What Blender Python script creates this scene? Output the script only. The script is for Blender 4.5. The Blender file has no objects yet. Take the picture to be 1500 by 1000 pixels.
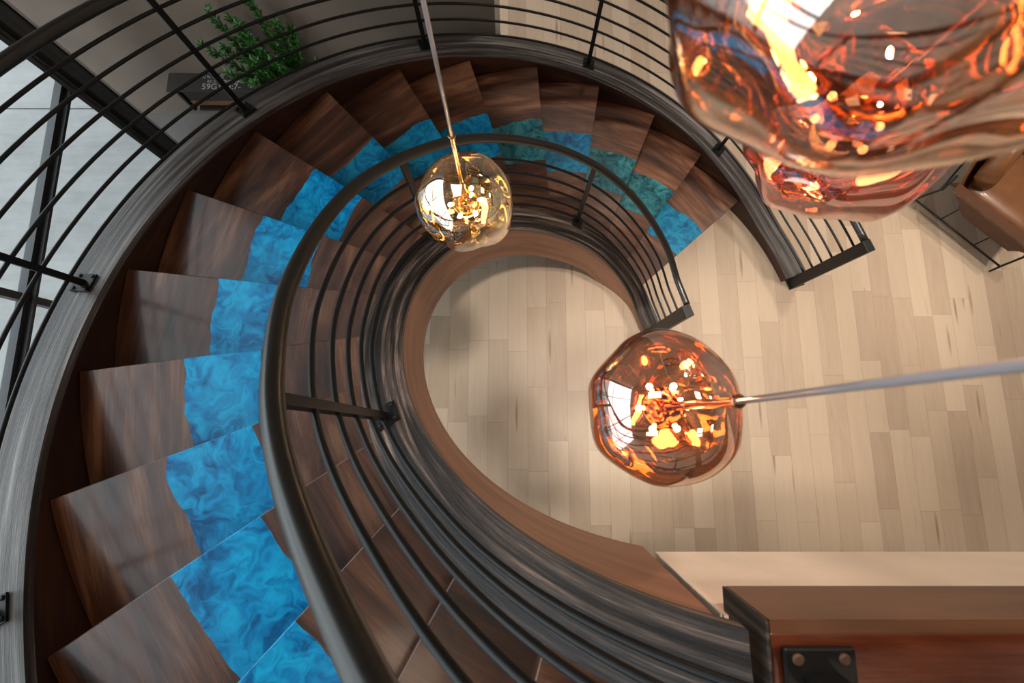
import bpy, math, random
from mathutils import Vector, noise, Matrix
random.seed(7)
sc = bpy.context.scene
col = sc.collection
PI = math.pi
# ---- measures of the stair (metres) ----
H = 4.2                                     # camera height above the lower floor
RISE, DT, T0 = 0.18023, 0.232303, 0.481863  # riser height, turn per tread, start angle
CX, CY = 0.3571, 0.4912                     # stair centre
def nose(t): return RISE*(t-T0)/DT
def hs(t):                                  # nosing line, levelling out above the lower floor
    a, b, k = nose(t), 0.06, 0.05
    return 0.5*(a+b+math.sqrt((a-b)**2+k*k))
def interp(tab, t):
    if t <= tab[0][0]: return tab[0][1]
    for (a, u), (b, v) in zip(tab, tab[1:]):
        if t <= b:
            f = (t-a)/(b-a); f = f*f*(3-2*f)
            return u+(v-u)*f
    return tab[-1][1]
def pol(R, t, z): return Vector((CX+R*math.cos(t), CY+R*math.sin(t), z))

# ---------------------------------------------------------------- materials
def new_mat(name):
    m = bpy.data.materials.new(name); m.use_nodes = True
    nt = m.node_tree; nt.nodes.clear()
    out = nt.nodes.new('ShaderNodeOutputMaterial')
    return m, nt, out
def N(nt, typ, **kw):
    n = nt.nodes.new(typ)
    for k, v in kw.items():
        if k in n.inputs: n.inputs[k].default_value = v
        else: setattr(n, k, v)
    return n
def L(nt, a, b): nt.links.new(a, b)
def ramp(nt, fac, stops):
    r = nt.nodes.new('ShaderNodeValToRGB'); L(nt, fac, r.inputs[0])
    e = r.color_ramp.elements
    while len(e) < len(stops): e.new(0.5)
    for el, (p, c) in zip(e, stops): el.position = p; el.color = (*c, 1)
    return r
def principled(nt, out, **kw):
    p = nt.nodes.new('ShaderNodeBsdfPrincipled')
    for k, v in kw.items(): p.inputs[k].default_value = v
    L(nt, p.outputs[0], out.inputs[0]); return p
def simple(name, c, rough=.5, metal=0., spec=.5, coat=0., bump=0., bscale=60):
    m, nt, out = new_mat(name)
    p = principled(nt, out, **{'Base Color': (*c, 1), 'Roughness': rough, 'Metallic': metal, 'Specular IOR Level': spec, 'Coat Weight': coat})
    tc = N(nt, 'ShaderNodeTexCoord')
    nz = N(nt, 'ShaderNodeTexNoise', Scale=bscale, Detail=4.)
    L(nt, tc.outputs['Object'], nz.inputs['Vector'])
    mx = N(nt, 'ShaderNodeMix', data_type='RGBA'); mx.inputs[0].default_value = 0
    r = ramp(nt, nz.outputs[0], [(.3, tuple(x*.82 for x in c)), (.7, tuple(min(1, x*1.12) for x in c))])
    L(nt, r.outputs[0], p.inputs['Base Color'])
    if bump:
        b = N(nt, 'ShaderNodeBump', Strength=bump, Distance=.002)
        L(nt, nz.outputs[0], b.inputs['Height']); L(nt, b.outputs[0], p.inputs['Normal'])
    return m
def wood(name, stops, coord='Object', sc1=(9, .9, 9), sc2=(90, 3, 90), rough=.3, coat=.3, bump=.15, swirl=1.2, rand=True, spec=.5, knots=True):
    m, nt, out = new_mat(name)
    p = principled(nt, out, **{'Roughness': rough, 'Coat Weight': coat, 'Coat Roughness': .12, 'Specular IOR Level': spec})
    tc = N(nt, 'ShaderNodeTexCoord')
    src = tc.outputs[coord]
    if rand:
        oi = N(nt, 'ShaderNodeObjectInfo')
        mu = N(nt, 'ShaderNodeMath', operation='MULTIPLY'); mu.inputs[1].default_value = 37.
        L(nt, oi.outputs['Random'], mu.inputs[0])
        ad = N(nt, 'ShaderNodeVectorMath', operation='ADD'); L(nt, src, ad.inputs[0]); L(nt, mu.outputs[0], ad.inputs[1]); src = ad.outputs[0]
    # large figure
    m1 = N(nt, 'ShaderNodeMapping'); m1.inputs['Scale'].default_value = sc1; L(nt, src, m1.inputs[0])
    n0 = N(nt, 'ShaderNodeTexNoise', Scale=.6, Detail=2.); L(nt, m1.outputs[0], n0.inputs['Vector'])
    n1 = N(nt, 'ShaderNodeTexNoise', Scale=1., Detail=6., Roughness=.62, Distortion=swirl); L(nt, m1.outputs[0], n1.inputs['Vector'])
    # growth rings out of the figure
    mm = N(nt, 'ShaderNodeMath', operation='MULTIPLY'); mm.inputs[1].default_value = 16.; L(nt, n0.outputs[0], mm.inputs[0])
    sn = N(nt, 'ShaderNodeMath', operation='SINE'); L(nt, mm.outputs[0], sn.inputs[0])
    m2 = N(nt, 'ShaderNodeMapping'); m2.inputs['Scale'].default_value = sc2; L(nt, src, m2.inputs[0])
    n2 = N(nt, 'ShaderNodeTexNoise', Scale=1., Detail=5., Roughness=.7); L(nt, m2.outputs[0], n2.inputs['Vector'])
    a = N(nt, 'ShaderNodeMath', operation='MULTIPLY_ADD'); L(nt, sn.outputs[0], a.inputs[0]); a.inputs[1].default_value = .09; L(nt, n1.outputs[0], a.inputs[2])
    b = N(nt, 'ShaderNodeMath', operation='MULTIPLY_ADD'); L(nt, n2.outputs[0], b.inputs[0]); b.inputs[1].default_value = .42; L(nt, a.outputs[0], b.inputs[2])
    c = N(nt, 'ShaderNodeMath', operation='SUBTRACT'); L(nt, b.outputs[0], c.inputs[0]); c.inputs[1].default_value = .21
    r = ramp(nt, c.outputs[0], stops); L(nt, r.outputs[0], p.inputs['Base Color'])
    bp = N(nt, 'ShaderNodeBump', Strength=bump, Distance=.003); L(nt, n2.outputs[0], bp.inputs['Height']); L(nt, bp.outputs[0], p.inputs['Normal'])
    rr = N(nt, 'ShaderNodeMapRange'); rr.inputs[3].default_value = rough*.8; rr.inputs[4].default_value = rough*1.35
    L(nt, n2.outputs[0], rr.inputs[0]); L(nt, rr.outputs[0], p.inputs['Roughness'])
    return m
WALNUT = wood('walnut_tread', [(.28, (.012, .004, .002)), (.45, (.062, .020, .009)), (.58, (.108, .038, .017)), (.76, (.25, .11, .055))],
              sc1=(7.5, 1.1, 7.5), sc2=(120, 5, 120), rough=.34, coat=.32)
WALNUT_IN = wood('walnut_inner_tread', [(.27, (.02, .007, .004)), (.45, (.068, .024, .013)), (.58, (.11, .042, .022)), (.78, (.23, .11, .06))],
              sc1=(7.5, 1.5, 7.5), sc2=(120, 6, 120), rough=.36, coat=.2)
DARKW = wood('dark_walnut_stringer', [(.25, (.010, .0030, .0018)), (.5, (.032, .0095, .005)), (.75, (.075, .025, .012))], coord='UV',
             sc1=(1.2, 6, 1), sc2=(4, 80, 1), rough=.42, coat=.1, rand=False)
TANW = wood('tan_veneer', [(.25, (.14, .055, .027)), (.5, (.235, .098, .050)), (.75, (.34, .155, .085))], coord='UV',
            sc1=(1.0, 7, 1), sc2=(5, 120, 1), rough=.45, coat=.0, rand=False, bump=.06)
EBON = wood('black_brushed_wood', [(.34, (.015, .012, .011)), (.50, (.058, .050, .047)), (.63, (.15, .135, .128)), (.76, (.34, .31, .29))], coord='UV',
            sc1=(.8, 26, 1), sc2=(5, 190, 1), rough=.42, coat=.12, rand=False, bump=.9, spec=.6, swirl=.3)
EBON_IN = wood('charred_brown_wood', [(.38, (.005, .004, .004)), (.52, (.022, .017, .015)), (.63, (.09, .068, .058)), (.76, (.32, .23, .19))], coord='UV', swirl=.3,
            sc1=(.9, 28, 1), sc2=(6, 150, 1), rough=.46, coat=.04, rand=False, bump=1.3, spec=.45)
REDW = wood('red_mahogany', [(.25, (.022, .004, .0015)), (.5, (.075, .014, .004)), (.75, (.15, .036, .010))], sc1=(1.2, 9, 9), sc2=(4, 110, 110), rough=.3, coat=.25, rand=False)
BROWNW = wood('brown_fascia', [(.25, (.050, .018, .006)), (.5, (.095, .034, .012)), (.75, (.14, .052, .020))], sc1=(1.2, 9, 9), sc2=(5, 150, 150), rough=.4, coat=.1, rand=False)
BLACK = simple('black_metal', (.008, .008, .008), rough=.42, metal=.0, spec=.35, bscale=200, bump=.05)
RAILM = simple('dark_bronze_handrail', (.012, .010, .008), rough=.34, metal=.0, spec=.65, coat=.1, bscale=120, bump=.03)
FRAME = simple('graphite_frame', (.022, .025, .028), rough=.45, spec=.5, bscale=20)
FRAME_D = simple('black_frame_recess', (.006, .006, .007), rough=.6, bscale=20)
SILVER = simple('silver_strip', (.35, .35, .37), rough=.4, metal=.3, bscale=20)
CREAM = simple('cream_plaster', (.86, .69, .54), rough=.5, bscale=3, bump=.03)
WHITEP = simple('white_plaster', (.62, .62, .61), rough=.7, bscale=40, bump=.5)
TAUPE = simple('taupe_wall_paint', (.150, .112, .086), rough=.75, bscale=2)
ROOMW = simple('warm_grey_wall', (.42, .38, .34), rough=.8, bscale=2)
CEIL = simple('grey_ceiling_boards', (.17, .18, .19), rough=.7, bscale=6)
ENTRY = simple('grey_entry_floor', (.13, .122, .115), rough=.5, bscale=3)
LEATHER = simple('tan_leather', (.17, .066, .022), rough=.38, spec=.5, coat=.15, bscale=9, bump=.25)
LEATHER_D = simple('brown_leather', (.085, .034, .015), rough=.5, spec=.4, bscale=9, bump=.25)
LEAF = simple('green_leaf', (.024, .11, .010), rough=.45, bscale=14)
STEMG = simple('green_brown_stem', (.05, .06, .02), rough=.7)
PLANTER = simple('weathered_black_box', (.030, .022, .018), rough=.55, bscale=18, bump=.4)
PLBAND = simple('orange_wood_band', (.16, .065, .022), rough=.5, bscale=20, bump=.3)
PAINT = simple('faded_white_lettering', (.42, .42, .42), rough=.8, bscale=90)
SOIL = simple('dark_soil', (.02, .014, .01), rough=.95, bscale=60, bump=1.)
COPPER = simple('polished_copper', (.85, .42, .26), rough=.12, metal=1., bscale=20)
BRASS = simple('polished_brass', (.80, .55, .28), rough=.12, metal=1., bscale=20)
PALEW = simple('pale_trim', (.62, .52, .40), rough=.6, bscale=10)

def resin(name, deep, mid, bright):
    m, nt, out = new_mat(name)
    p = principled(nt, out, **{'Roughness': .30, 'Coat Weight': .05, 'Coat Roughness': .08, 'Specular IOR Level': .26})
    tc = N(nt, 'ShaderNodeTexCoord'); oi = N(nt, 'ShaderNodeObjectInfo')
    mu = N(nt, 'ShaderNodeMath', operation='MULTIPLY'); mu.inputs[1].default_value = 23.; L(nt, oi.outputs['Random'], mu.inputs[0])
    ad = N(nt, 'ShaderNodeVectorMath', operation='ADD'); L(nt, tc.outputs['Object'], ad.inputs[0]); L(nt, mu.outputs[0], ad.inputs[1])
    w = N(nt, 'ShaderNodeTexNoise', Scale=7., Detail=2.); L(nt, ad.outputs[0], w.inputs['Vector'])
    sw = N(nt, 'ShaderNodeVectorMath', operation='MULTIPLY_ADD'); L(nt, w.outputs['Color'], sw.inputs[0]); sw.inputs[1].default_value = (.22, .22, .22); L(nt, ad.outputs[0], sw.inputs[2])
    n1 = N(nt, 'ShaderNodeTexNoise', Scale=11., Detail=7., Roughness=.6, Distortion=1.6); L(nt, sw.outputs[0], n1.inputs['Vector'])
    n2 = N(nt, 'ShaderNodeTexVoronoi', Scale=13., feature='SMOOTH_F1'); L(nt, sw.outputs[0], n2.inputs['Vector'])
    n3 = N(nt, 'ShaderNodeTexNoise', Scale=3.2, Detail=2.); L(nt, ad.outputs[0], n3.inputs['Vector'])
    a = N(nt, 'ShaderNodeMath', operation='MULTIPLY_ADD'); L(nt, n2.outputs['Distance'], a.inputs[0]); a.inputs[1].default_value = -.35; L(nt, n1.outputs[0], a.inputs[2])
    b = N(nt, 'ShaderNodeMath', operation='MULTIPLY_ADD'); L(nt, n3.outputs[0], b.inputs[0]); b.inputs[1].default_value = .5; L(nt, a.outputs[0], b.inputs[2])
    r = ramp(nt, b.outputs[0], [(.38, deep), (.56, mid), (.78, bright)]); L(nt, r.outputs[0], p.inputs['Base Color'])
    return m
RES_B = resin('blue_resin', (.0005, .11, .32), (.001, .29, .68), (.008, .52, .95))
RES_D = resin('deep_blue_resin', (.002, .06, .15), (.004, .16, .34), (.015, .30, .52))
RES_T = resin('teal_resin', (.006, .035, .05), (.015, .13, .17), (.06, .28, .30))

def oak_floor():
    m, nt, out = new_mat('oak_planks')
    p = principled(nt, out, **{'Roughness': .42, 'Specular IOR Level': .4, 'Coat Weight': .08, 'Coat Roughness': .3})
    tc = N(nt, 'ShaderNodeTexCoord'); sp = N(nt, 'ShaderNodeSeparateXYZ'); L(nt, tc.outputs['Object'], sp.inputs[0])
    def M(op, a, b=None, c=None):
        n = N(nt, 'ShaderNodeMath', operation=op)
        for i, v in enumerate((a, b, c)):
            if v is None: continue
            if isinstance(v, (int, float)): n.inputs[i].default_value = v
            else: L(nt, v, n.inputs[i])
        return n.outputs[0]
    W = .1755
    u = M('DIVIDE', M('ADD', sp.outputs[0], .037), W); cid = M('FLOOR', u); fu = M('SUBTRACT', u, cid)
    wn = N(nt, 'ShaderNodeTexWhiteNoise', noise_dimensions='1D'); L(nt, cid, wn.inputs['W'])
    ln = M('MULTIPLY_ADD', wn.outputs[0], .7, .62)
    off = M('MULTIPLY', wn.outputs[0], 91.7)
    v = M('ADD', M('DIVIDE', sp.outputs[1], ln), off); rid = M('FLOOR', v); fv = M('SUBTRACT', v, rid)
    cb = N(nt, 'ShaderNodeCombineXYZ'); L(nt, cid, cb.inputs[0]); L(nt, rid, cb.inputs[1])
    w2 = N(nt, 'ShaderNodeTexWhiteNoise', noise_dimensions='2D'); L(nt, cb.outputs[0], w2.inputs['Vector'])
    # gaps
    du = M('MULTIPLY', M('MINIMUM', fu, M('SUBTRACT', 1., fu)), W)
    dv = M('MULTIPLY', M('MINIMUM', fv, M('SUBTRACT', 1., fv)), ln)
    gap = M('LESS_THAN', M('MINIMUM', du, dv), .0011)
    # grain
    mp = N(nt, 'ShaderNodeMapping'); mp.inputs['Scale'].default_value = (16, 1.3, 16); L(nt, tc.outputs['Object'], mp.inputs[0])
    ad = N(nt, 'ShaderNodeVectorMath', operation='ADD'); L(nt, mp.outputs[0], ad.inputs[0])
    sc_ = N(nt, 'ShaderNodeVectorMath', operation='SCALE'); sc_.inputs['Scale'].default_value = 60; L(nt, w2.outputs['Color'], sc_.inputs[0]); L(nt, sc_.outputs[0], ad.inputs[1])
    g1 = N(nt, 'ShaderNodeTexNoise', Scale=1., Detail=6., Roughness=.65, Distortion=1.3); L(nt, ad.outputs[0], g1.inputs['Vector'])
    g2 = N(nt, 'ShaderNodeTexNoise', Scale=7., Detail=3., Roughness=.7); L(nt, ad.outputs[0], g2.inputs['Vector'])
    kn = N(nt, 'ShaderNodeTexVoronoi', Scale=.55); L(nt, ad.outputs[0], kn.inputs['Vector'])
    knot = ramp(nt, kn.outputs['Distance'], [(.0, (.30, .22, .16)), (.06, (.55, .48, .42)), (.13, (1, 1, 1))])
    tone = M('ADD', M('MULTIPLY', w2.outputs[0], .45), M('MULTIPLY_ADD', g1.outputs[0], .42, M('MULTIPLY', g2.outputs[0], .14)))
    r = ramp(nt, tone, [(.2, (.36, .265, .19)), (.5, (.45, .345, .25)), (.75, (.51, .40, .295)), (1., (.57, .46, .345))])
    mk = N(nt, 'ShaderNodeMix', data_type='RGBA', blend_type='MULTIPLY'); mk.inputs[0].default_value = .8
    L(nt, r.outputs[0], mk.inputs[6]); L(nt, knot.outputs[0], mk.inputs[7])
    mx = N(nt, 'ShaderNodeMix', data_type='RGBA'); L(nt, M('MULTIPLY', gap, .55), mx.inputs[0]); L(nt, mk.outputs[2], mx.inputs[6]); mx.inputs[7].default_value = (.09, .05, .03, 1)
    L(nt, mx.outputs[2], p.inputs['Base Color'])
    bp = N(nt, 'ShaderNodeBump', Strength=.08, Distance=.002); L(nt, g2.outputs[0], bp.inputs['Height']); L(nt, bp.outputs[0], p.inputs['Normal'])
    return m
OAK = oak_floor()
def concrete():
    m, nt, out = new_mat('pale_concrete')
    p = principled(nt, out, **{'Roughness': .85})
    tc = N(nt, 'ShaderNodeTexCoord')
    n1 = N(nt, 'ShaderNodeTexNoise', Scale=1.3, Detail=8., Roughness=.65); L(nt, tc.outputs['Object'], n1.inputs['Vector'])
    mp = N(nt, 'ShaderNodeMapping'); mp.inputs['Scale'].default_value = (1.5, 12, 1); L(nt, tc.outputs['Object'], mp.inputs[0])
    n2 = N(nt, 'ShaderNodeTexNoise', Scale=1., Detail=6., Roughness=.7); L(nt, mp.outputs[0], n2.inputs['Vector'])
    a = N(nt, 'ShaderNodeMath', operation='MULTIPLY_ADD'); L(nt, n2.outputs[0], a.inputs[0]); a.inputs[1].default_value = .5; L(nt, n1.outputs[0], a.inputs[2])
    r = ramp(nt, a.outputs[0], [(.45, (.16, .16, .158)), (.75, (.25, .25, .246)), (1., (.31, .31, .305))]); L(nt, r.outputs[0], p.inputs['Base Color'])
    return m
CONC = concrete()
def glass():
    m, nt, out = new_mat('window_glass')
    t = N(nt, 'ShaderNodeBsdfTransparent', Color=(.93, .96, .96, 1)); g = N(nt, 'ShaderNodeBsdfGlossy', Roughness=.0, Color=(1, 1, 1, 1))
    lw = N(nt, 'ShaderNodeLayerWeight', Blend=.5); pw = N(nt, 'ShaderNodeMath', operation='POWER'); L(nt, lw.outputs['Facing'], pw.inputs[0]); pw.inputs[1].default_value = 5.
    fr = N(nt, 'ShaderNodeMath', operation='MULTIPLY_ADD'); L(nt, pw.outputs[0], fr.inputs[0]); fr.inputs[1].default_value = .6; fr.inputs[2].default_value = .03; mx = N(nt, 'ShaderNodeMixShader')
    L(nt, fr.outputs[0], mx.inputs[0]); L(nt, t.outputs[0], mx.inputs[1]); L(nt, g.outputs[0], mx.inputs[2]); L(nt, mx.outputs[0], out.inputs[0])
    return m
GLASS = glass()
def shade_mat(name, tcol, gcol, base=.42):
    m, nt, out = new_mat(name)
    t = N(nt, 'ShaderNodeBsdfTransparent', Color=(*tcol, 1)); g = N(nt, 'ShaderNodeBsdfGlossy', Roughness=.015, Color=(*gcol, 1))
    lw = N(nt, 'ShaderNodeLayerWeight', Blend=.35)
    # clear outer skin reflects neutrally, the metallised inside reflects in its own tint
    ge = N(nt, 'ShaderNodeNewGeometry'); cm = N(nt, 'ShaderNodeMix', data_type='RGBA'); L(nt, ge.outputs['Backfacing'], cm.inputs[0])
    cm.inputs[6].default_value = (*[.30*c+.62 for c in gcol], 1); cm.inputs[7].default_value = (*gcol, 1); L(nt, cm.outputs[2], g.inputs['Color'])
    mr = N(nt, 'ShaderNodeMapRange'); mr.inputs[3].default_value = base; mr.inputs[4].default_value = .95; L(nt, lw.outputs['Facing'], mr.inputs[0])
    mx = N(nt, 'ShaderNodeMixShader'); L(nt, mr.outputs[0], mx.inputs[0]); L(nt, t.outputs[0], mx.inputs[1]); L(nt, g.outputs[0], mx.inputs[2]); L(nt, mx.outputs[0], out.inputs[0])
    return m
SH_GOLD = shade_mat('gold_mirror_glass', (.97, .88, .70), (1., .84, .55), .55)
SH_COPPER = shade_mat('copper_mirror_glass', (1., .76, .60), (1., .57, .28), .60)
SH_SMOKE = shade_mat('dark_copper_glass', (.92, .74, .58), (1., .62, .36), .58)
SH_RED = shade_mat('red_copper_glass', (1., .62, .54), (1., .50, .40), .50)
def emis(name, c, s):
    m, nt, out = new_mat(name); e = N(nt, 'ShaderNodeEmission', Color=(*c, 1), Strength=s); L(nt, e.outputs[0], out.inputs[0]); return m
BULB = emis('warm_bulb_glow', (1., .70, .36), 60.)
LED = emis('led_disc_glow', (1., .68, .32), 18.)
PANEL = emis('added_panel_glow', (1., .80, .60), 10.)  # glow of the unseen panels added under the ceiling
def cord_mat():
    m, nt, out = new_mat('clear_grey_cord')
    p = principled(nt, out, **{'Base Color': (.33, .30, .31, 1), 'Roughness': .3, 'Coat Weight': .5}); return m
CORD = cord_mat()

# ---------------------------------------------------------------- mesh helpers
class MB:
    def __init__(s): s.v = []; s.f = []; s.uv = []; s.sm = []
    def quadgrid(s, rows, uvs=None, smooth=True, flip=False):
        n = len(rows[0]); b = len(s.v)
        for r in rows: s.v += [tuple(p) for p in r]
        for i in range(len(rows)-1):
            for j in range(n-1):
                q = [b+i*n+j, b+i*n+j+1, b+(i+1)*n+j+1, b+(i+1)*n+j]
                k = [(i, j), (i, j+1), (i+1, j+1), (i+1, j)]
                if flip: q.reverse(); k.reverse()
                s.f.append(q); s.sm.append(smooth)
                s.uv += [uvs[a][c] if uvs else (0, 0) for a, c in k]
    def face(s, pts, smooth=False, uv=None):
        b = len(s.v); s.v += [tuple(p) for p in pts]; s.f.append(list(range(b, b+len(pts)))); s.sm.append(smooth)
        s.uv += uv if uv else [(p[0], p[1]) for p in pts]
    def box(s, c, size, rot=None, bev=0.):
        x, y, z = (d/2 for d in size); c = Vector(c)
        import bmesh
        bm = bmesh.new(); bmesh.ops.create_cube(bm, size=1.)
        bmesh.ops.scale(bm, vec=(2*x, 2*y, 2*z), verts=bm.verts)
        if bev: bmesh.ops.bevel(bm, geom=bm.edges[:], offset=bev, segments=2, profile=.6, affect='EDGES')
        if rot is not None: bmesh.ops.transform(bm, matrix=rot.to_4x4(), verts=bm.verts)
        bmesh.ops.translate(bm, vec=c, verts=bm.verts)
        s.add_bm(bm); bm.free()
    def add_bm(s, bm, smooth=False):
        b = len(s.v); bm.verts.ensure_lookup_table(); bm.verts.index_update()
        s.v += [tuple(v.co) for v in bm.verts]
        for f in bm.faces:
            s.f.append([b+v.index for v in f.verts]); s.sm.append(smooth); s.uv += [(v.co.x, v.co.y) for v in f.verts]
    def tube(s, pts, r, seg=12, caps=True):
        pts = [Vector(p) for p in pts]; rings = []
        up = Vector((0, 0, 1))
        for i, p in enumerate(pts):
            d = (pts[min(i+1, len(pts)-1)]-pts[max(i-1, 0)]).normalized()
            if i == 0:
                a = d.cross(up) if abs(d.dot(up)) < .95 else d.cross(Vector((1, 0, 0)))
            else: a = a-d*a.dot(d)
            a.normalize(); b = d.cross(a)
            rr = r[i] if isinstance(r, (list, tuple)) else r
            rings.append([p+(a*math.cos(2*PI*k/seg)+b*math.sin(2*PI*k/seg))*rr for k in range(seg)]+[])
        b0 = len(s.v); n = seg
        for ring in rings: s.v += [tuple(q) for q in ring]
        for i in range(len(rings)-1):
            for k in range(n):
                s.f.append([b0+i*n+k, b0+i*n+(k+1) % n, b0+(i+1)*n+(k+1) % n, b0+(i+1)*n+k]); s.sm.append(True); s.uv += [(0, 0)]*4
        if caps:
            s.f.append([b0+k for k in range(n)][::-1]); s.sm.append(False); s.uv += [(0, 0)]*n
            e = b0+(len(rings)-1)*n; s.f.append([e+k for k in range(n)]); s.sm.append(False); s.uv += [(0, 0)]*n
    def cyl(s, a, b, r, seg=16): s.tube([a, b], r, seg)
    def ball(s, c, r, seg=16, rows=10, sq=1.):
        g = [[Vector(c)+Vector((r*math.sin(PI*i/rows)*math.cos(2*PI*j/seg), r*math.sin(PI*i/rows)*math.sin(2*PI*j/seg), sq*r*math.cos(PI*i/rows))) for j in range(seg+1)] for i in range(rows+1)]
        s.quadgrid(g, smooth=True, flip=True)
    def mesh(s, name, mat):
        me = bpy.data.meshes.new(name); me.from_pydata(s.v, [], s.f)
        me.polygons.foreach_set('use_smooth', s.sm)
        ul = me.uv_layers.new(name='UVMap')
        ul.data.foreach_set('uv', [c for u in s.uv for c in u])
        me.materials.append(mat); me.update(); return me
    def build(s, name, mat, parent=None):
        o = bpy.data.objects.new(name, s.mesh(name, mat)); col.objects.link(o)
        if parent is not None: o.parent = parent
        return o
def tag(o, label=None, cat=None, group=None, kind=None):
    if label: o['label'] = label
    if cat: o['category'] = cat
    if group: o['group'] = group
    if kind: o['kind'] = kind
    return o
def empty(name, loc=(0, 0, 0), rz=0.):
    o = bpy.data.objects.new(name, None); o.location = loc; o.rotation_euler = (0, 0, rz); o.empty_display_size = .1
    col.objects.link(o); return o
def struct(name, mb, mat):
    return tag(mb.build(name, mat), kind='structure')
def place(o, parent):        # child given in world coordinates under an empty
    o.parent = parent; o.matrix_parent_inverse = Matrix.Translation(parent.location).inverted() if parent.rotation_euler.z == 0 else parent.matrix_basis.inverted()
    return o
def ts(a, b, n): return [a+(b-a)*i/(n-1) for i in range(n)]
def sweep(mb, tl, ri, ro, zt, zb, sides='tbio'):
    """solid ring segment: ri/ro/zt/zb are functions of the angle"""
    arc = 0; U = []; prev = None
    for t in tl:
        p = pol((ri(t)+ro(t))/2, t, zt(t))
        if prev is not None: arc += (p-prev).length
        U.append(arc); prev = p
    def strip(f0, f1, flip, v0, n=2):
        rows = []; uvs = []
        for t, u in zip(tl, U):
            a, b = f0(t), f1(t); w = (b-a).length
            rows.append([a.lerp(b, i/(n-1)) for i in range(n)]); uvs.append([(u, v0+w*i/(n-1)) for i in range(n)])
        mb.quadgrid(rows, uvs, True, flip)
    TI = lambda t: pol(ri(t), t, zt(t)); TO = lambda t: pol(ro(t), t, zt(t))
    BI = lambda t: pol(ri(t), t, zb(t)); BO = lambda t: pol(ro(t), t, zb(t))
    if 't' in sides: strip(TI, TO, True, 0)
    if 'b' in sides: strip(BI, BO, False, 1)
    if 'i' in sides: strip(BI, TI, True, 2)
    if 'o' in sides: strip(BO, TO, False, 3)
    for t, fl in ((tl[0], False), (tl[-1], True)):
        q = [BI(t), BO(t), TO(t), TI(t)]
        if fl: q.reverse()
        mb.face(q, uv=[(U[0], 5+k*.1) for k in range(4)])

# ---------------------------------------------------------------- the staircase
R_OI, R_OO = 2.245, 2.42
RIN = [(.34, .85), (.7, .875), (1.14, .868), (1.7, .828), (5, .825)]
ROUT = [(.34, 1.0), (.7, 1.02), (1.14, 1.015), (1.7, .99), (5, .995)]
TE = 4.74
stair = empty('spiral_staircase', (CX, CY, 0))
tag(stair, 'curved staircase of walnut treads with blue resin rivers, winding down to the oak floor', 'staircase')
tl_i = ts(.345, TE, 190); tl_o = ts(.345, 5.0, 230)
def cap_top(t): return hs(t)+.07
def cap_bot(t): return hs(t)+.035
def low(t): return max(0.0, nose(t)-.45)
m = MB(); sweep(m, ts(.345, 4.712, 190), lambda t: interp(RIN, t)+.006, lambda t: interp(ROUT, t)-.006, cap_bot, low); place(m.build('inner_stringer', TANW), stair)['label'] = 'tan veneered inner stringer curving round the well'
m = MB(); sweep(m, tl_i, lambda t: interp(RIN, t), lambda t: interp(ROUT, t), cap_top, cap_bot)
place(m.build('stringer_cap', EBON_IN), stair)['label'] = 'charred black-brown cap on the inner stringer'
m = MB(); sweep(m, tl_o, lambda t: R_OI+.004, lambda t: R_OO-.006, cap_bot, low); place(m.build('outer_stringer', DARKW), stair)['label'] = 'dark red-brown outer stringer'
m = MB(); sweep(m, tl_o, lambda t: R_OI, lambda t: R_OO, cap_top, cap_bot); place(m.build('stringer_cap', EBON), stair)['label'] = 'brushed black cap on the outer stringer, silvery at the window side'

def live(seed, base, amp, a):
    return base+amp*(1.3*noise.noise(Vector((a*9, seed*3.7, 0)))+.45*noise.noise(Vector((a*34, seed*5.1, 2))))
TH = .045
def slab(mb, a_list, r0, r1, nr=2):
    """tread slab piece in local polar coords; r0, r1 functions of angle; nosing at angle a_list[0]"""
    A0 = a_list[0]
    def P(r, a, z): return Vector((r*math.cos(a), r*math.sin(a), z))
    top = []
    for a in a_list:
        top.append([P(r0(a)+(r1(a)-r0(a))*j/(nr-1), a, 0) for j in range(nr)])
    # small chamfer along the nosing
    ch = []
    for j in range(nr):
        r = r0(A0)+(r1(A0)-r0(A0))*j/(nr-1); d = .003/r
        ch.append((P(r, A0-d, -.003), P(r, A0-d, -TH)))
    mb.quadgrid([[c[1] for c in ch], [c[0] for c in ch]], smooth=False, flip=True)
    mb.quadgrid([[c[0] for c in ch], top[0]], smooth=False, flip=True)
    mb.quadgrid(top, smooth=False, flip=True)
    mb.quadgrid([[P(r0(a), a, 0), P(r0(a), a, -TH)] for a in a_list], smooth=False, flip=True)
    mb.quadgrid([[P(r1(a), a, 0), P(r1(a), a, -TH)] for a in a_list], smooth=False)
    mb.quadgrid([[P(r0(a), a, -TH), P(r1(a), a, -TH)] for a in a_list], smooth=False)
    b = a_list[-1]; mb.face([P(r0(b), b, 0), P(r0(b), b, -TH), P(r1(b), b, -TH), P(r1(b), b, 0)])
teal = {1: RES_D, 2: RES_T, 3: RES_T, 4: RES_D, 5: RES_T, 6: RES_D, 7: RES_D, 8: RES_D, 9: RES_B}  # tint per tread: resin's own colour, with warm lighting partly put into it
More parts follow.
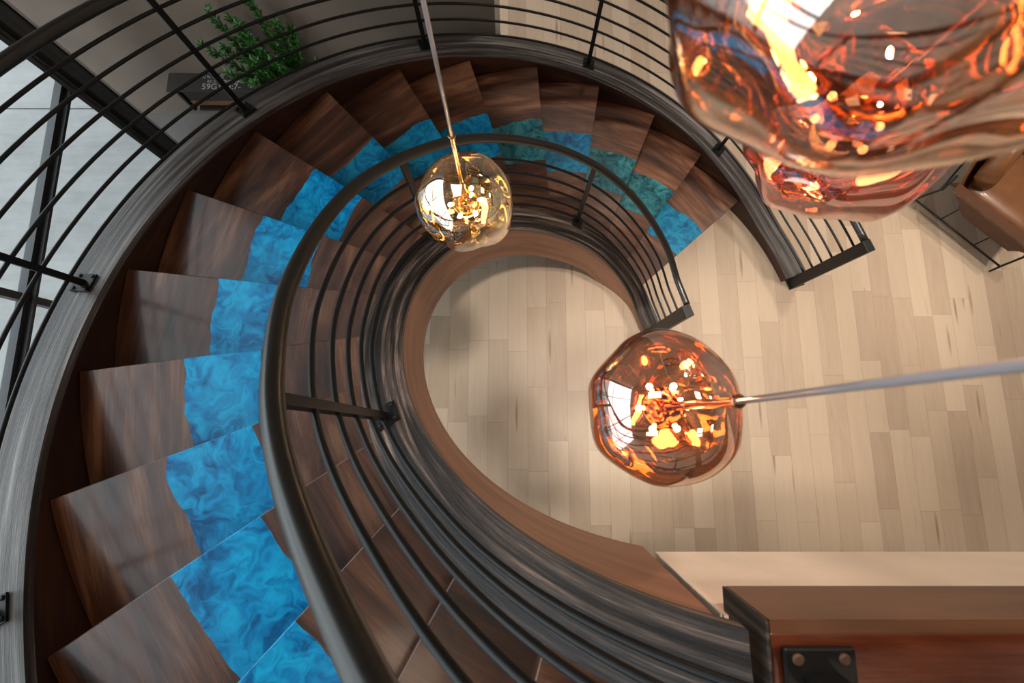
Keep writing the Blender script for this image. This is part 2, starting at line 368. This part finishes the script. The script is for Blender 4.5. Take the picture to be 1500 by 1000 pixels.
for k in range(1, 18):
    t = T0+DT*k
    span = DT+.03 if k < 17 else DT-.002
    al = ts(0, span, 26)
    R1 = 2.243
    ob = lambda a, k=k: live(k, 1.795, .022, a)
    ib = lambda a, k=k: live(k+40, 1.455, .016, a)
    ri = lambda a: .992
    mt = t % (2*PI)
    root = bpy.data.objects.new('tread', None)
    mw = MB(); slab(mw, al, ob, lambda a: R1)
    tr = mw.build('tread', WALNUT)
    tr.parent = stair; tr.location = (0, 0, RISE*k); tr.rotation_euler = (0, 0, t)
    bpy.data.objects.remove(root)
    mr_ = MB(); slab(mr_, al, ib, ob)
    rs = mr_.build('resin_inlay', teal.get(k, RES_B)); rs.parent = tr
    mi_ = MB(); slab(mi_, al, ri, ib); ip = mi_.build('inner_plank', WALNUT_IN); ip.parent = tr
    rs['label'] = 'teal-green resin river' if teal.get(k) is RES_T else 'blue resin river'
    # riser below the nosing
    m = MB()
    def P(r, a, z): return Vector((r*math.cos(a), r*math.sin(a), z))
    zb = -RISE+.001
    for r0_, r1_ in ((.992, 2.243),):
        a0, a1 = .012, .028
        q = [[P(r0_, a0, zb), P(r1_, a0, zb)], [P(r0_, a0, -TH), P(r1_, a0, -TH)]]
        m.quadgrid(q, smooth=False, flip=True)
        q = [[P(r0_, a1, zb), P(r1_, a1, zb)], [P(r0_, a1, -TH), P(r1_, a1, -TH)]]
        m.quadgrid(q, smooth=False)
        m.face([P(r0_, a0, zb), P(r0_, a1, zb), P(r0_, a1, -TH), P(r0_, a0, -TH)])
        m.face([P(r1_, a0, zb), P(r1_, a0, -TH), P(r1_, a1, -TH), P(r1_, a1, zb)])
    o = m.build('riser', DARKW); o.parent = stair; o.location = (0, 0, RISE*k); o.rotation_euler = (0, 0, t)
    o['label'] = 'dark walnut riser'

# ---------------------------------------------------------------- railings
def railing(name, label, RT, RC, bars, posts, t0, t1, ztop_newel, newelR, tube_r, tail=None, leans={}):
    root = empty(name, (CX, CY, 0)); tag(root, label, 'railing')
    rr = lambda t: interp(RT, t)
    n = 170
    tl = ts(t0, t1, n)
    extra = tail or []
    m = MB(); m.tube([pol(rr(t), t, hs(t)+interp(RC, t)) for t in tl]+[Vector(e[0]) for e in extra], tube_r, 20)
    place(m.build('handrail', RAILM), root)
    for bi, c in enumerate(bars):
        m = MB(); m.tube([pol(rr(t), t, hs(t)+c) for t in tl]+[Vector((x, y, z-interp(RC, t1)+c)) for ((x, y, z),) in extra], .0085, 10)
        place(m.build('rail_bar', BLACK), root)
    for t in posts:
        slope = math.atan2(hs(t+.02)-hs(t-.02), .04*rr(t))
        c = pol(rr(t), t, cap_top(t))
        # plate lying on the sloping cap
        Rz = Matrix.Rotation(t, 3, 'Z'); tilt = Matrix.Rotation(slope, 3, 'X')
        rot = Rz @ tilt
        nrm = rot @ Vector((0, 0, 1))
        m = MB(); m.box(c+nrm*.006, (.085, .095, .010), rot, .0015)
        pl = place(m.build('base_plate', BLACK), root)
        for sx in (-1, 1):
            for sy in (-1, 1):
                q = c+nrm*.011+rot @ Vector((sx*.029, sy*.034, 0))
                m = MB(); m.tube([q, q+nrm*.004, q+nrm*.007], [.009, .009, .006], 10)
                b = m.build('bolt', BLACK); b.parent = pl
        ln = leans.get(t, 0)
        top = pol(rr(t), t+ln, hs(t)+interp(RC, t)-.022)
        ax = (top-c); Ln = ax.length; ax.normalize()
        rad = Vector((math.cos(t), math.sin(t), 0)); tan = ax.cross(rad).normalized()
        rm = Matrix((rad-ax*rad.dot(ax), tan, ax)).transposed(); 
        m = MB(); m.box((c+top)/2+ax*.004, (.016, .030, Ln), rm, .002)
        place(m.build('post', BLACK), root)
    # newel at the foot
    if newelR:
        for tt in (t0,):
            c = pol(newelR, tt-.045/newelR, 0); Rz = Matrix.Rotation(tt, 3, 'Z')
            m = MB(); m.box(c+Vector((0, 0, ztop_newel/2+.004)), (.06, .09, ztop_newel-.008), Rz, .003)
            nw = place(m.build('newel_post', BLACK), root)
            m = MB(); m.box(c+Vector((0, 0, .005))+Rz @ Vector((.03, 0, 0)), (.15, .10, .010), Rz, .002)
            place(m.build('foot_plate', BLACK), root)
    return root
# upper landing level and curb
ZL = 18*RISE                                  # 3.244
YF, XF = -.315, .405                          # front and left faces of the curb
zc = 3.38
RT_I = [(.34, .945), (.8, .985), (1.35, 1.0), (2.0, .985), (2.66, .958), (3.3, .932), (3.6, .922), (4.1, .90), (4.8, .89)]
RC_I = [(.34, .86), (1.3, .88), (2.2, .86), (5, .85)]
ty = YF-.085
tail = [((.44, ty, hs(4.76)+.85),), ((1.2, ty, zc+.82),), ((6.4, ty, zc+.82),)]
railing('railing', 'black inner railing with thick curved handrail around the open stair well', RT_I, RC_I, [.13, .26, .395, .53, .67],
        [1.435, 2.555, 3.69], .345, 4.72, .95, .925, .0225, tail, {3.69: -.035})
RT_O = [(0, 2.335), (6, 2.335)]
railing('railing', 'black outer railing following the silvery outer stringer', RT_O, [(0, .88), (6, .88)], [.15, .275, .40, .525, .65, .77],
        [.905, 1.462, 2.0, 2.545, 3.085, 3.64, 4.19, 4.73], .345, 5.0, .96, 2.335, .0255)

# ---------------------------------------------------------------- upper floor edge, curb, post on curb
m = MB(); m.box(((XF-.008+6.4)/2, (-.36-4.0)/2, (2.81+ZL)/2), (6.4-XF+.008, 3.64, ZL-2.81)); struct('floor_upper', m, CREAM)
m = MB(); m.box((.3965-.0015, -.45, (2.86+3.235)/2), (.003, .18, .375)); struct('trim_1', m, WHITEP)
# the curb: brown fascia in front, red mahogany on top, black stained end
curb = empty('landing_curb', (3.4, -.4, ZL)); tag(curb, 'brown and red wooden curb beam along the upper landing edge', 'curb')
m = MB(); m.box(((XF+.007+6.4)/2, YF-.01, 3.302), (6.4-XF-.007, .02, .156)); place(m.build('fascia_board', BROWNW), curb)['label'] = 'brown face board'
m = MB(); m.box(((XF+.007+6.4)/2, YF-.02-.09, 3.31), (6.4-XF-.007, .18, .138), None, .003); place(m.build('top_board', REDW), curb)['label'] = 'glossy red mahogany top'
m = MB(); m.box((XF+.003, YF-.125, 3.302), (.006, .25, .158), None, .002); place(m.build('end_board', EBON_IN), curb)['label'] = 'black-stained end board'
pst = empty('railing_post', (.482, -.40, zc)); tag(pst, 'black steel post bolted by its plate to the red mahogany curb', 'post')
m = MB(); m.box((.482, -.402, zc+.006), (.112, .10, .010), None, .004); bp_ = place(m.build('base_plate', BLACK), pst)
for sx in (-1, 1):
    for sy in (-1, 1):
        q = Vector((.482+sx*.036, -.402+sy*.034, zc+.011)); m = MB(); m.tube([q, q+Vector((0, 0, .003)), q+Vector((0, 0, .005))], [.0095, .0095, .006], 14)
        b = m.build('bolt', simple('rusty_bolt', (.09, .045, .025), rough=.5) if sx == -1 and sy == -1 else bpy.data.materials.get('rusty_bolt')); b.parent = bp_
m = MB(); m.box((.482, -.402, zc+.41), (.055, .03, .80), None, .003); place(m.build('post', BLACK), pst)

# ---------------------------------------------------------------- the room
XW, XE, YS, YN, ZC = -3.22, 6.5, -4.0, 7.0, 6.4
m = MB(); m.face([(XW, YS, 0), (XE, YS, 0), (XE, YN, 0), (XW, YN, 0)]); struct('floor', m, OAK)
m = MB(); m.box((-5.9+XW, 1.5, -.06), (11.8, 16, .1)); g = struct('floor_outside', m, CONC)
# saw-cut joints in the paving
for i, (a, b) in enumerate((((-9, 3.02), (XW, 3.02)), ((-9, -1.2), (XW, -1.2)), ((-5.9, -5), (-5.9, 8)))):
    m = MB(); w = .006
    if a[1] == b[1]: m.box(((a[0]+b[0])/2, a[1], -.0095), (abs(b[0]-a[0]), 2*w, .002))
    else: m.box((a[0], (a[1]+b[1])/2, -.0095), (2*w, abs(b[1]-a[1]), .002))
    struct('trim_%d' % (i+2), m, FRAME_D)
m = MB(); m.box(((XW+XE)/2, (YS+YN)/2, ZC+.05), (XE-XW+.4, YN-YS+.4, .1)); struct('ceiling', m, CEIL)
for i in range(7):
    m = MB(); m.box(((XW+XE)/2, YS+.8+i*1.6, ZC-.14), (XE-XW, .12, .28)); struct('trim_%d' % (i+5), m, FRAME)
m = MB(); m.box((XE+.05, (YS+YN)/2, ZC/2), (.1, YN-YS, ZC)); struct('wall_east', m, ROOMW)
m = MB(); m.box(((XW+XE)/2, YN+.05, ZC/2), (XE-XW, .1, ZC)); struct('wall_north', m, ROOMW)
m = MB(); m.box(((XW+XE)/2, YS-.05, ZC/2), (XE-XW, .1, ZC)); struct('wall_south', m, ROOMW)
m = MB(); m.face([(-3.22, 1.45, .004), (-1.1, 1.45, .004), (-1.1, 2.96, .004), (-3.76, 2.96, .004), (-3.22, 2.5, .004)]); struct('floor_entry', m, ENTRY)
# partition wall behind the planter
YP = 2.955
m = MB(); m.box(((-3.9-.127)/2, YP+.06, ZC/2), (-.127+3.9, .12, ZC)); struct('wall_partition', m, TAUPE)
m = MB(); m.box((-.127+.017, YP+.06, ZC/2), (.034, .124, ZC)); struct('trim_20', m, PALEW)
# window wall on the west
m = MB(); m.box((XW-.03, (YS+2.42)/2, ZC/2), (.008, 2.42-YS, ZC)); struct('window_1', m, GLASS)
m = MB(); p0, p1 = Vector((-3.20, 2.50, 0)), Vector((-3.74, 2.93, 0)); dd = (p1-p0)
m.box((p0+p1)/2+Vector((0, 0, ZC/2)), (dd.length, .008, ZC), Matrix.Rotation(math.atan2(dd.y, dd.x), 3, 'Z')); struct('window_2', m, GLASS)
def mull(name, mb): struct(name, mb, FRAME)
tz = 1.13
m = MB()
m.box((XW-.03, (YS+2.42)/2, tz), (.055, 2.42-YS, .07)); m.box((XW-.03, (YS+2.42)/2, tz-.01), (.12, 2.42-YS, .02)); mull('window_1_frame', m)
m = MB(); m.box((XW-.03, (YS+2.42)/2, 3.5), (.09, 2.42-YS, .09)); mull('window_1_frame', m)
m = MB(); m.box((XW-.03, (YS+2.42)/2, .05), (.10, 2.42-YS, .10)); mull('window_1_frame', m)
for y in (.80, -.9, -2.5):
    m = MB(); m.box((XW-.03, y, ZC/2), (.07, .05, ZC)); mull('window_1_frame', m)
# stepped corner column
cn = Vector((-3.12, 2.42, 0)); nrm = Vector((3.12, -2.42, 0)).normalized(); tg = Vector((-nrm.y, nrm.x, 0))   # tg points up-right in plan
col_root = empty('steel_column', (cn.x, cn.y, 0)); tag(col_root, 'tall graphite steel window column with grooves beside the taupe wall', 'column')
prof = [(-.105, -.075, .03, 'flange', FRAME), (-.075, -.068, .005, 'groove', FRAME_D), (-.068, -.050, .02, 'flange', FRAME), (-.050, -.012, -.03, 'groove', FRAME_D), (-.012, .025, .0, 'flange', FRAME),
        (.025, .028, -.01, 'groove', FRAME_D), (.028, .075, .0, 'flange', FRAME), (.075, .09, -.02, 'groove', FRAME_D), (.09, .105, .01, 'edge_strip', SILVER)]
ang = math.atan2(tg.y, tg.x)
for a, b, d, nm, mt_ in prof:
    m = MB(); dep = .16+d
    c = cn+tg*((a+b)/2)+nrm*(d/2-.0)
    m.box(c+Vector((0, 0, ZC/2)), (b-a, dep, ZC), Matrix.Rotation(ang, 3, 'Z'))
    o = place(m.build(nm, mt_), col_root)
    if nm == 'edge_strip': o['label'] = 'pale silver edge strip'

# unseen spots added to brighten the floor, the tilted ones the landing face
ADDED_SPOTS = [(.35, .45, 640, .62, 0), (2.2, .9, 560, .75, 0), (3.8, .6, 560, .8, 0), (3.2, 2.6, 420, .8, 0), (.9, 3.9, 400, .8, 0), (1.6, -.1, 460, .6, 0), (5.2, 1.6, 420, .8, 0), (1.4, 3.0, 420, .62, .80), (3.4, 3.0, 300, .62, .80)]
for lx, ly, pw, ang_, tilt in ADDED_SPOTS:
    r_ = empty('added_spot', (lx, ly, ZC-.3)); tag(r_, 'added warm spotlight, unseen, brightening the floor and landing face', 'ceiling light', 'added spotlights')
    m = MB(); m.tube([Vector((lx, ly, ZC-.30)), Vector((lx, ly, ZC))], .08, 20); place(m.build('housing', FRAME), r_)
# unseen glowing ceiling panels, added for soft warm room light
i = 0
for x in (-1.0, 2.2, 5.0):
    for y in (-2.4, 1.0, 4.6):
        r_ = empty('added_panel', (x, y, ZC-.03)); tag(r_, 'square warm ceiling light panel', 'ceiling light', 'added light panels')
        m = MB(); m.box((x, y, ZC-.025), (.74, .74, .05)); place(m.build('housing', FRAME), r_)
        m = MB(); m.box((x, y, ZC-.054), (.66, .66, .006)); place(m.build('diffuser', PANEL), r_)

# ---------------------------------------------------------------- pendants
def pendant(P, r, mat, metal, label, seed, stem_off, lump=1., cord_top=None):
    P = Vector(P); root = empty('pendant_lamp', P); tag(root, label, 'pendant lamp')
    seg, rows = 120, 80
    g = []
    for i in range(rows+1):
        th = PI*i/rows; row = []
        for j in range(seg+1):
            ph = 2*PI*(j % seg)/seg
            d = Vector((math.sin(th)*math.cos(ph), math.sin(th)*math.sin(ph), math.cos(th)))
            low_ = .5-.5*d.z; low_ = low_*low_*(3-2*low_)
            q = d*1.25+Vector((seed*3.1, seed*1.7, seed*.9))
            w = .10*noise.noise(q)*(.6+.7*low_)
            q2 = Vector((d.x, d.y, d.z*.7))*3.0+Vector((seed, -seed, 4.))
            w2 = (.085*noise.noise(q2*.75)+.034*math.sin(3.6*d.x+2.8*d.y+3*noise.noise(d*1.3+Vector((seed, 0, 0)))))*(.03+1.35*low_**1.6)
            rad = r*(1+lump*(w+w2))*(1.-.07*max(0, d.z)**2)
            row.append(d*rad+P)
        g.append(row)
    m = MB(); m.quadgrid(g, smooth=True, flip=True); place(m.build('glass_shade', mat), root)
    top = stem_off
    # stem
    s0 = P+Vector((0, 0, .030)); s1 = P+Vector((0, 0, top))
    m = MB(); m.tube([s0, s1-Vector((0, 0, .010)), s1-Vector((0, 0, .009)), s1], [.0072, .0072, .0092, .0092], 20); place(m.build('stem', metal), root)
    ct = Vector(cord_top) if cord_top else s1+Vector((0, 0, 5))
    n = 12; pts = [s1.lerp(Vector((ct.x, ct.y, ZC)), k/n) for k in range(n+1)]
    m = MB(); m.tube(pts, .0042, 12); place(m.build('cord', CORD), root)
    m = MB(); m.tube([Vector((ct.x, ct.y, ZC-.03)), Vector((ct.x, ct.y, ZC))], .06, 24); place(m.build('ceiling_rose', metal), root)
    # lamp module: collar with a glowing disc beneath and small bulbs round it
    m = MB(); m.tube([P+Vector((0, 0, z)) for z in (-.012, -.008, .012, .026, .036)], [.036, .040, .040, .026, .010], 28); place(m.build('lamp_holder', metal), root)
    m = MB(); m.tube([P+Vector((0, 0, -.0125-z)) for z in (0, .012, .024, .034, .040)], [.036, .036, .031, .021, .006], 28); place(m.build('led_dome', LED), root)
    for k in range(6):
        a = 2*PI*k/6+seed; q = P+Vector((.047*math.cos(a), .047*math.sin(a), .004))
        m = MB(); m.ball(q, .0065, 14, 10); place(m.build('bulb', BULB), root)
    return root
def cdir(a, z0, pxpy=None): pass
pendant((.231, .279, 3.994), .145, SH_SMOKE, COPPER, 'largest and nearest dark copper pendant lamp at the top right', 2.3, .23, 1.0)
pendant((.497, .435, 3.558), .145, SH_RED, COPPER, 'red-copper pendant lamp partly hidden behind the nearest large one', 5.1, .23, 1.1)
pendant((.292, .024, 3.274), .1445, SH_COPPER, COPPER, 'orange copper pendant lamp hanging over the oak floor, above the well', 8.4, .315, 1.0, (.295, .082, 6))
pendant((-.137, .638, 2.881), .1445, SH_GOLD, BRASS, 'gold pendant lamp in front of the curved handrail top', 11.7, .34, 1.0)

# ---------------------------------------------------------------- planter on the wall, plant
pb = empty('planter_box', (-2.5, 2.86, .28)); tag(pb, 'weathered black wooden planter box with faded stencilled writing against the taupe wall', 'planter')
x0, x1, y0, y1, z0, z1 = -2.965, -1.75, 2.78, 2.952, .28, .54
m = MB()
m.box(((x0+x1)/2+.06, y0+.02, (z0+z1)/2+.05), (x1-x0-.12, .02, z1-z0-.10)); m.box(((x0+x1)/2+.06, y1-.012, (z0+z1)/2), (x1-x0-.12, .02, z1-z0))
m.box((x0+.07, (y0+y1)/2, (z0+z1)/2), (.02, y1-y0-.02, z1-z0)); m.box((x1-.01, (y0+y1)/2, (z0+z1)/2), (.02, y1-y0-.02, z1-z0)); m.box(((x0+x1)/2+.06, (y0+y1)/2, z0+.01), (x1-x0-.12, y1-y0-.02, .02))
place(m.build('box_body', PLANTER), pb)
m = MB(); m.box(((x0+x1)/2+.06, y0+.007, z0+.115), (x1-x0-.12, .012, .05), None, .003); place(m.build('front_band', PLBAND), pb)['label'] = 'orange-brown wooden band'
m = MB(); m.box((x0+.40, (y0+y1)/2, z1+.008), (.80, y1-y0, .016), None, .002); lid = place(m.build('top_board', PLANTER), pb)
m = MB(); m.box(((x0+x1)/2+.40, (y0+y1)/2, z1-.02), (x1-x0-.80, y1-y0-.05, .02)); place(m.build('soil', SOIL), pb)
def text_mesh(body, size):
    cu = bpy.data.curves.new('t', 'FONT'); cu.body = body; cu.size = size; cu.extrude = .0008
    o = bpy.data.objects.new('t', cu); col.objects.link(o)
    bpy.context.view_layer.update()
    me = bpy.data.meshes.new_from_object(o.evaluated_get(bpy.context.evaluated_depsgraph_get()))
    bpy.data.objects.remove(o); return me
for body, size, x, y in (('U 9a 15c 0?)', .036, x0+.30, y0+.125), ('AC S   rg@6TOSBOIJZ', .036, x0+.34, y0+.082), ('59G1B3:7-', .078, x0+.30, y0+.018), ('F', .05, x0+.15, y0+.03)):
    me = text_mesh(body, size); me.materials.clear(); me.materials.append(PAINT)
    o = bpy.data.objects.new('lettering', me); col.objects.link(o); o.location = (x, y, z1+.0170)
    place(o, pb); o['label'] = 'faded white stencilled characters'
plant = empty('potted_shrub', (-2.2, 2.86, z1)); tag(plant, 'bright green leafy shrub with long upright stems growing from the black planter box', 'plant')
def leafstem(base, tip, nl, bend):
    pts = []
    for i in range(12):
        f = i/11; p = Vector(base).lerp(Vector(tip), f)+Vector(bend)*math.sin(PI*f)
        pts.append(p)
    m = MB(); m.tube(pts, [.006-.004*i/11 for i in range(12)], 6); place(m.build('stem', STEMG), plant)
    m = MB()
    for i in range(nl):
        f = .05+.95*(i+random.random()*.6)/nl; k = f*11; a = int(min(10, k)); p = pts[a].lerp(pts[a+1], k-a)
        ax = (pts[a+1]-pts[a]).normalized()
        an = random.random()*2*PI
        s_ = ax.cross(Vector((1, 0, .1))).normalized(); t_ = ax.cross(s_)
        d = (s_*math.cos(an)+t_*math.sin(an)+ax*random.uniform(.3, 1.1)).normalized()
        w = d.cross(ax).normalized(); u = w.cross(d).normalized()
        ln = random.uniform(.035, .062)*(1.1 if f > .85 else 1); ww = ln*.27
        mid = p+d*ln*.55
        v = [p, mid+w*ww, p+d*ln, mid-w*ww, mid+u*ww*.45, mid-u*ww*.25]
        b = len(m.v); m.v += [tuple(x) for x in v]
        for fc in ((0, 1, 4), (1, 2, 4), (2, 3, 4), (3, 0, 4), (1, 0, 5), (2, 1, 5), (3, 2, 5), (0, 3, 5)):
            m.f.append([b+q for q in fc]); m.sm.append(False); m.uv += [(0, 0)]*3
    place(m.build('foliage', LEAF), plant)
for b, t, n, bd in (((-2.12, 2.87, .53), (-2.35, 2.80, 1.05), 130, (0, -.02, .03)), ((-2.08, 2.88, .53), (-2.15, 2.84, 1.30), 170, (0, 0, 0)),
                    ((-1.98, 2.87, .53), (-1.95, 2.78, 1.25), 170, (.03, 0, 0)), ((-1.9, 2.86, .53), (-1.80, 2.84, 1.35), 170, (.02, 0, 0)),
                    ((-1.86, 2.88, .53), (-1.62, 2.84, 1.15), 160, (.03, 0, 0)), ((-1.82, 2.85, .53), (-1.55, 2.80, .85), 120, (.03, 0, 0)),
                    ((-2.05, 2.85, .53), (-2.12, 2.72, .72), 70, (0, 0, 0)), ((-1.95, 2.84, .53), (-1.93, 2.68, .70), 70, (0, 0, .01)),
                    ((-1.88, 2.84, .53), (-1.74, 2.70, .78), 90, (0, 0, .01)), ((-2.1, 2.84, .53), (-2.30, 2.76, .80), 80, (0, 0, 0)),
                    ((-2.0, 2.88, .53), (-2.05, 2.86, 1.05), 120, (-.02, 0, 0)), ((-1.9, 2.9, .53), (-1.85, 2.88, 1.0), 120, (0.02, 0, 0)), ((-1.95, 2.86, .53), (-2.02, 2.84, 1.25), 170, (0.01, 0, 0)), ((-1.84, 2.87, .53), (-1.72, 2.85, 1.2), 170, (0.03, 0, 0)), ((-1.97, 2.84, .53), (-2.0, 2.74, .95), 130, (0.0, 0, 0)), ((-1.85, 2.84, .53), (-1.85, 2.74, .95), 130, (0.03, 0, 0)), ((-2.03, 2.84, .53), (-2.18, 2.78, 1.05), 130, (0.0, 0, 0))):
    leafstem(b, t, n, bd)

# ---------------------------------------------------------------- lounge chair
F1 = Vector((3.717, 2.022, 0)); F2 = Vector((4.415, 1.357, 0))
uu = (F2-F1).normalized(); vv = Vector((-uu.y, uu.x, 0))
chair = empty('lounge_chair', F1+uu*.48+vv*.4); tag(chair, 'tan leather sling lounge chair with thin black wire frame on the oak floor', 'chair')
def W(u, v, z): return F1+uu*u+vv*v+Vector((0, 0, z))
LC = (F2-F1).length
WD = .80
def rod(nm, pts, r=.009):
    m = MB(); m.tube(pts, r, 10); return place(m.build(nm, BLACK), chair)
for v in (0, WD):
    s = 1 if v == 0 else -1
    rod('leg', [W(0, v, .0), W(.012, v+.004*s, .10), W(.06, v+.02*s, .34), W(.02, v+.03*s, .50)], .010)
    rod('leg', [W(LC, v, .0), W(LC-.012, v+.004*s, .10), W(LC-.02, v+.03*s, .32), W(LC-.06, v+.04*s, .36)], .010)
    rod('side_rail', [W(.012, v+.004*s, .10), W(LC-.012, v+.004*s, .10)], .009)
    rod('strut', [W(.30, v+.004*s, .10), W(.30, v+.05*s, .33)], .006)
    rod('strut', [W(.66, v+.004*s, .10), W(.66, v+.05*s, .33)], .006)
rod('cross_rail', [W(.05, .0, .33), W(.05, WD, .33)], .009)
rod('cross_rail', [W(LC-.04, .0, .33), W(LC-.04, WD, .33)], .009)
def sheet(nm, rows, mat, th=.012, lab=None):
    m = MB(); m.quadgrid(rows, smooth=(nm == 'sling_seat'))
    o = place(m.build(nm, mat), chair)
    so = o.modifiers.new('s', 'SOLIDIFY'); so.thickness = th; so.offset = 0
    if lab: o['label'] = lab
    return o
# sling: side flap folded out over the left side
def flap(v, s):
    top = []; side = []
    for f in ts(0, 1, 9):
        u = .09+f*.86; z = .445-.012*math.sin(PI*f)
        top.append([W(u-.03, v+.055*s, z-.06), W(u, v+.045*s, z), W(u, v-.045*s, z)])
        k = min(1, f/.16) if f < .5 else min(1, (1-f)/.12)
        side.append([W(u, v-.045*s, z), W(u+.05*(1-f)-.01*f, v-.030*s, z-.06*k-.02), W(u+.09*(1-f)-.03*f, v+.005*s, z-.15*k-.02)])
    sheet('side_panel', side, LEATHER_D, .008, 'brown leather side panel folded over the frame')
    sheet('arm_edge', top, LEATHER_D, .012)
flap(0, 1); flap(WD, -1)
rows = []
for f in ts(0, 1, 14):
    # profile from the front lip up the back
    if f < .55: u, z = LC-.03-(f/.55)*(LC-.22), .37-.06*math.sin(PI*f/.55*.5)
    else: g_ = (f-.55)/.45; u, z = .19-.30*g_, .31+.52*g_**1.1
    rows.append([W(u, v, z+.03*abs(v/WD-.5)) for v in ts(.05, WD-.05, 8)])
sheet('sling_seat', rows, LEATHER, .014, 'smooth tan leather seat and back')
def pillow(nm, c, su, sv, szz, rot, lab=None):
    import bmesh
    bm = bmesh.new(); bmesh.ops.create_cube(bm, size=1.); bmesh.ops.subdivide_edges(bm, edges=bm.edges[:], cuts=9, use_grid_fill=True)
    for v in bm.verts:
        x, y, z = v.co*2
        k = (1-abs(x)**3.5)*(1-abs(y)**3.5)
        zz = z*(.18+.82*max(0, k)**.45)+.05*noise.noise(Vector((x*2.5, y*2.5, z)))
        v.co = Vector((x*su/2*(1-.04*y*y), y*sv/2*(1-.04*x*x), zz*szz/2))
    bmesh.ops.transform(bm, matrix=rot.to_4x4(), verts=bm.verts); bmesh.ops.translate(bm, vec=c, verts=bm.verts)
    m = MB(); m.add_bm(bm, True); bm.free(); o = place(m.build(nm, LEATHER), chair)
    if lab: o['label'] = lab
    return o
base = Matrix((uu, vv, Vector((0, 0, 1)))).transposed()
pillow('seat_cushion', W(.52, WD/2, .385), .68, .64, .11, base, 'tan leather seat cushion')
pillow('back_cushion', W(.17, WD/2, .60), .14*1.2, .66, .50, base @ Matrix.Rotation(-.42, 3, 'Y') @ Matrix.Rotation(0, 3, 'Z'), 'pale shiny tan leather back cushion')

# ---------------------------------------------------------------- light
w = bpy.data.worlds.new('World'); sc.world = w; w.use_nodes = True
nt = w.node_tree; bg = nt.nodes['Background']; bg.inputs[0].default_value = (.90, .95, 1., 1); bg.inputs[1].default_value = 3.2
for lx, ly, pw, ang_, tilt in ADDED_SPOTS:  # beams of the added, unseen spots
    ld = bpy.data.lights.new('added_spot_lamp', 'SPOT'); ld.energy = pw; ld.spot_size = ang_; ld.spot_blend = .6; ld.shadow_soft_size = .14; ld.color = (1., .87, .74)
    lo = bpy.data.objects.new('added_spot_lamp', ld); col.objects.link(lo); lo.location = (lx, ly, ZC-.33); lo.rotation_euler = (-tilt, 0, 0)
# ---------------------------------------------------------------- camera
cam = bpy.data.cameras.new('Camera'); co = bpy.data.objects.new('Camera', cam); col.objects.link(co); sc.camera = co
co.location = (0, 0, H); co.rotation_euler = (.164845, 0, 0)
cam.sensor_width = 36; cam.lens = 692.27*36/1500; cam.clip_start = .02; cam.clip_end = 60
cam.dof.use_dof = True; cam.dof.focus_distance = 2.3; cam.dof.aperture_fstop = 4.5
sc.view_settings.view_transform = 'Standard'; sc.view_settings.look = 'None'; sc.view_settings.gamma = 1; sc.view_settings.exposure = 0.0
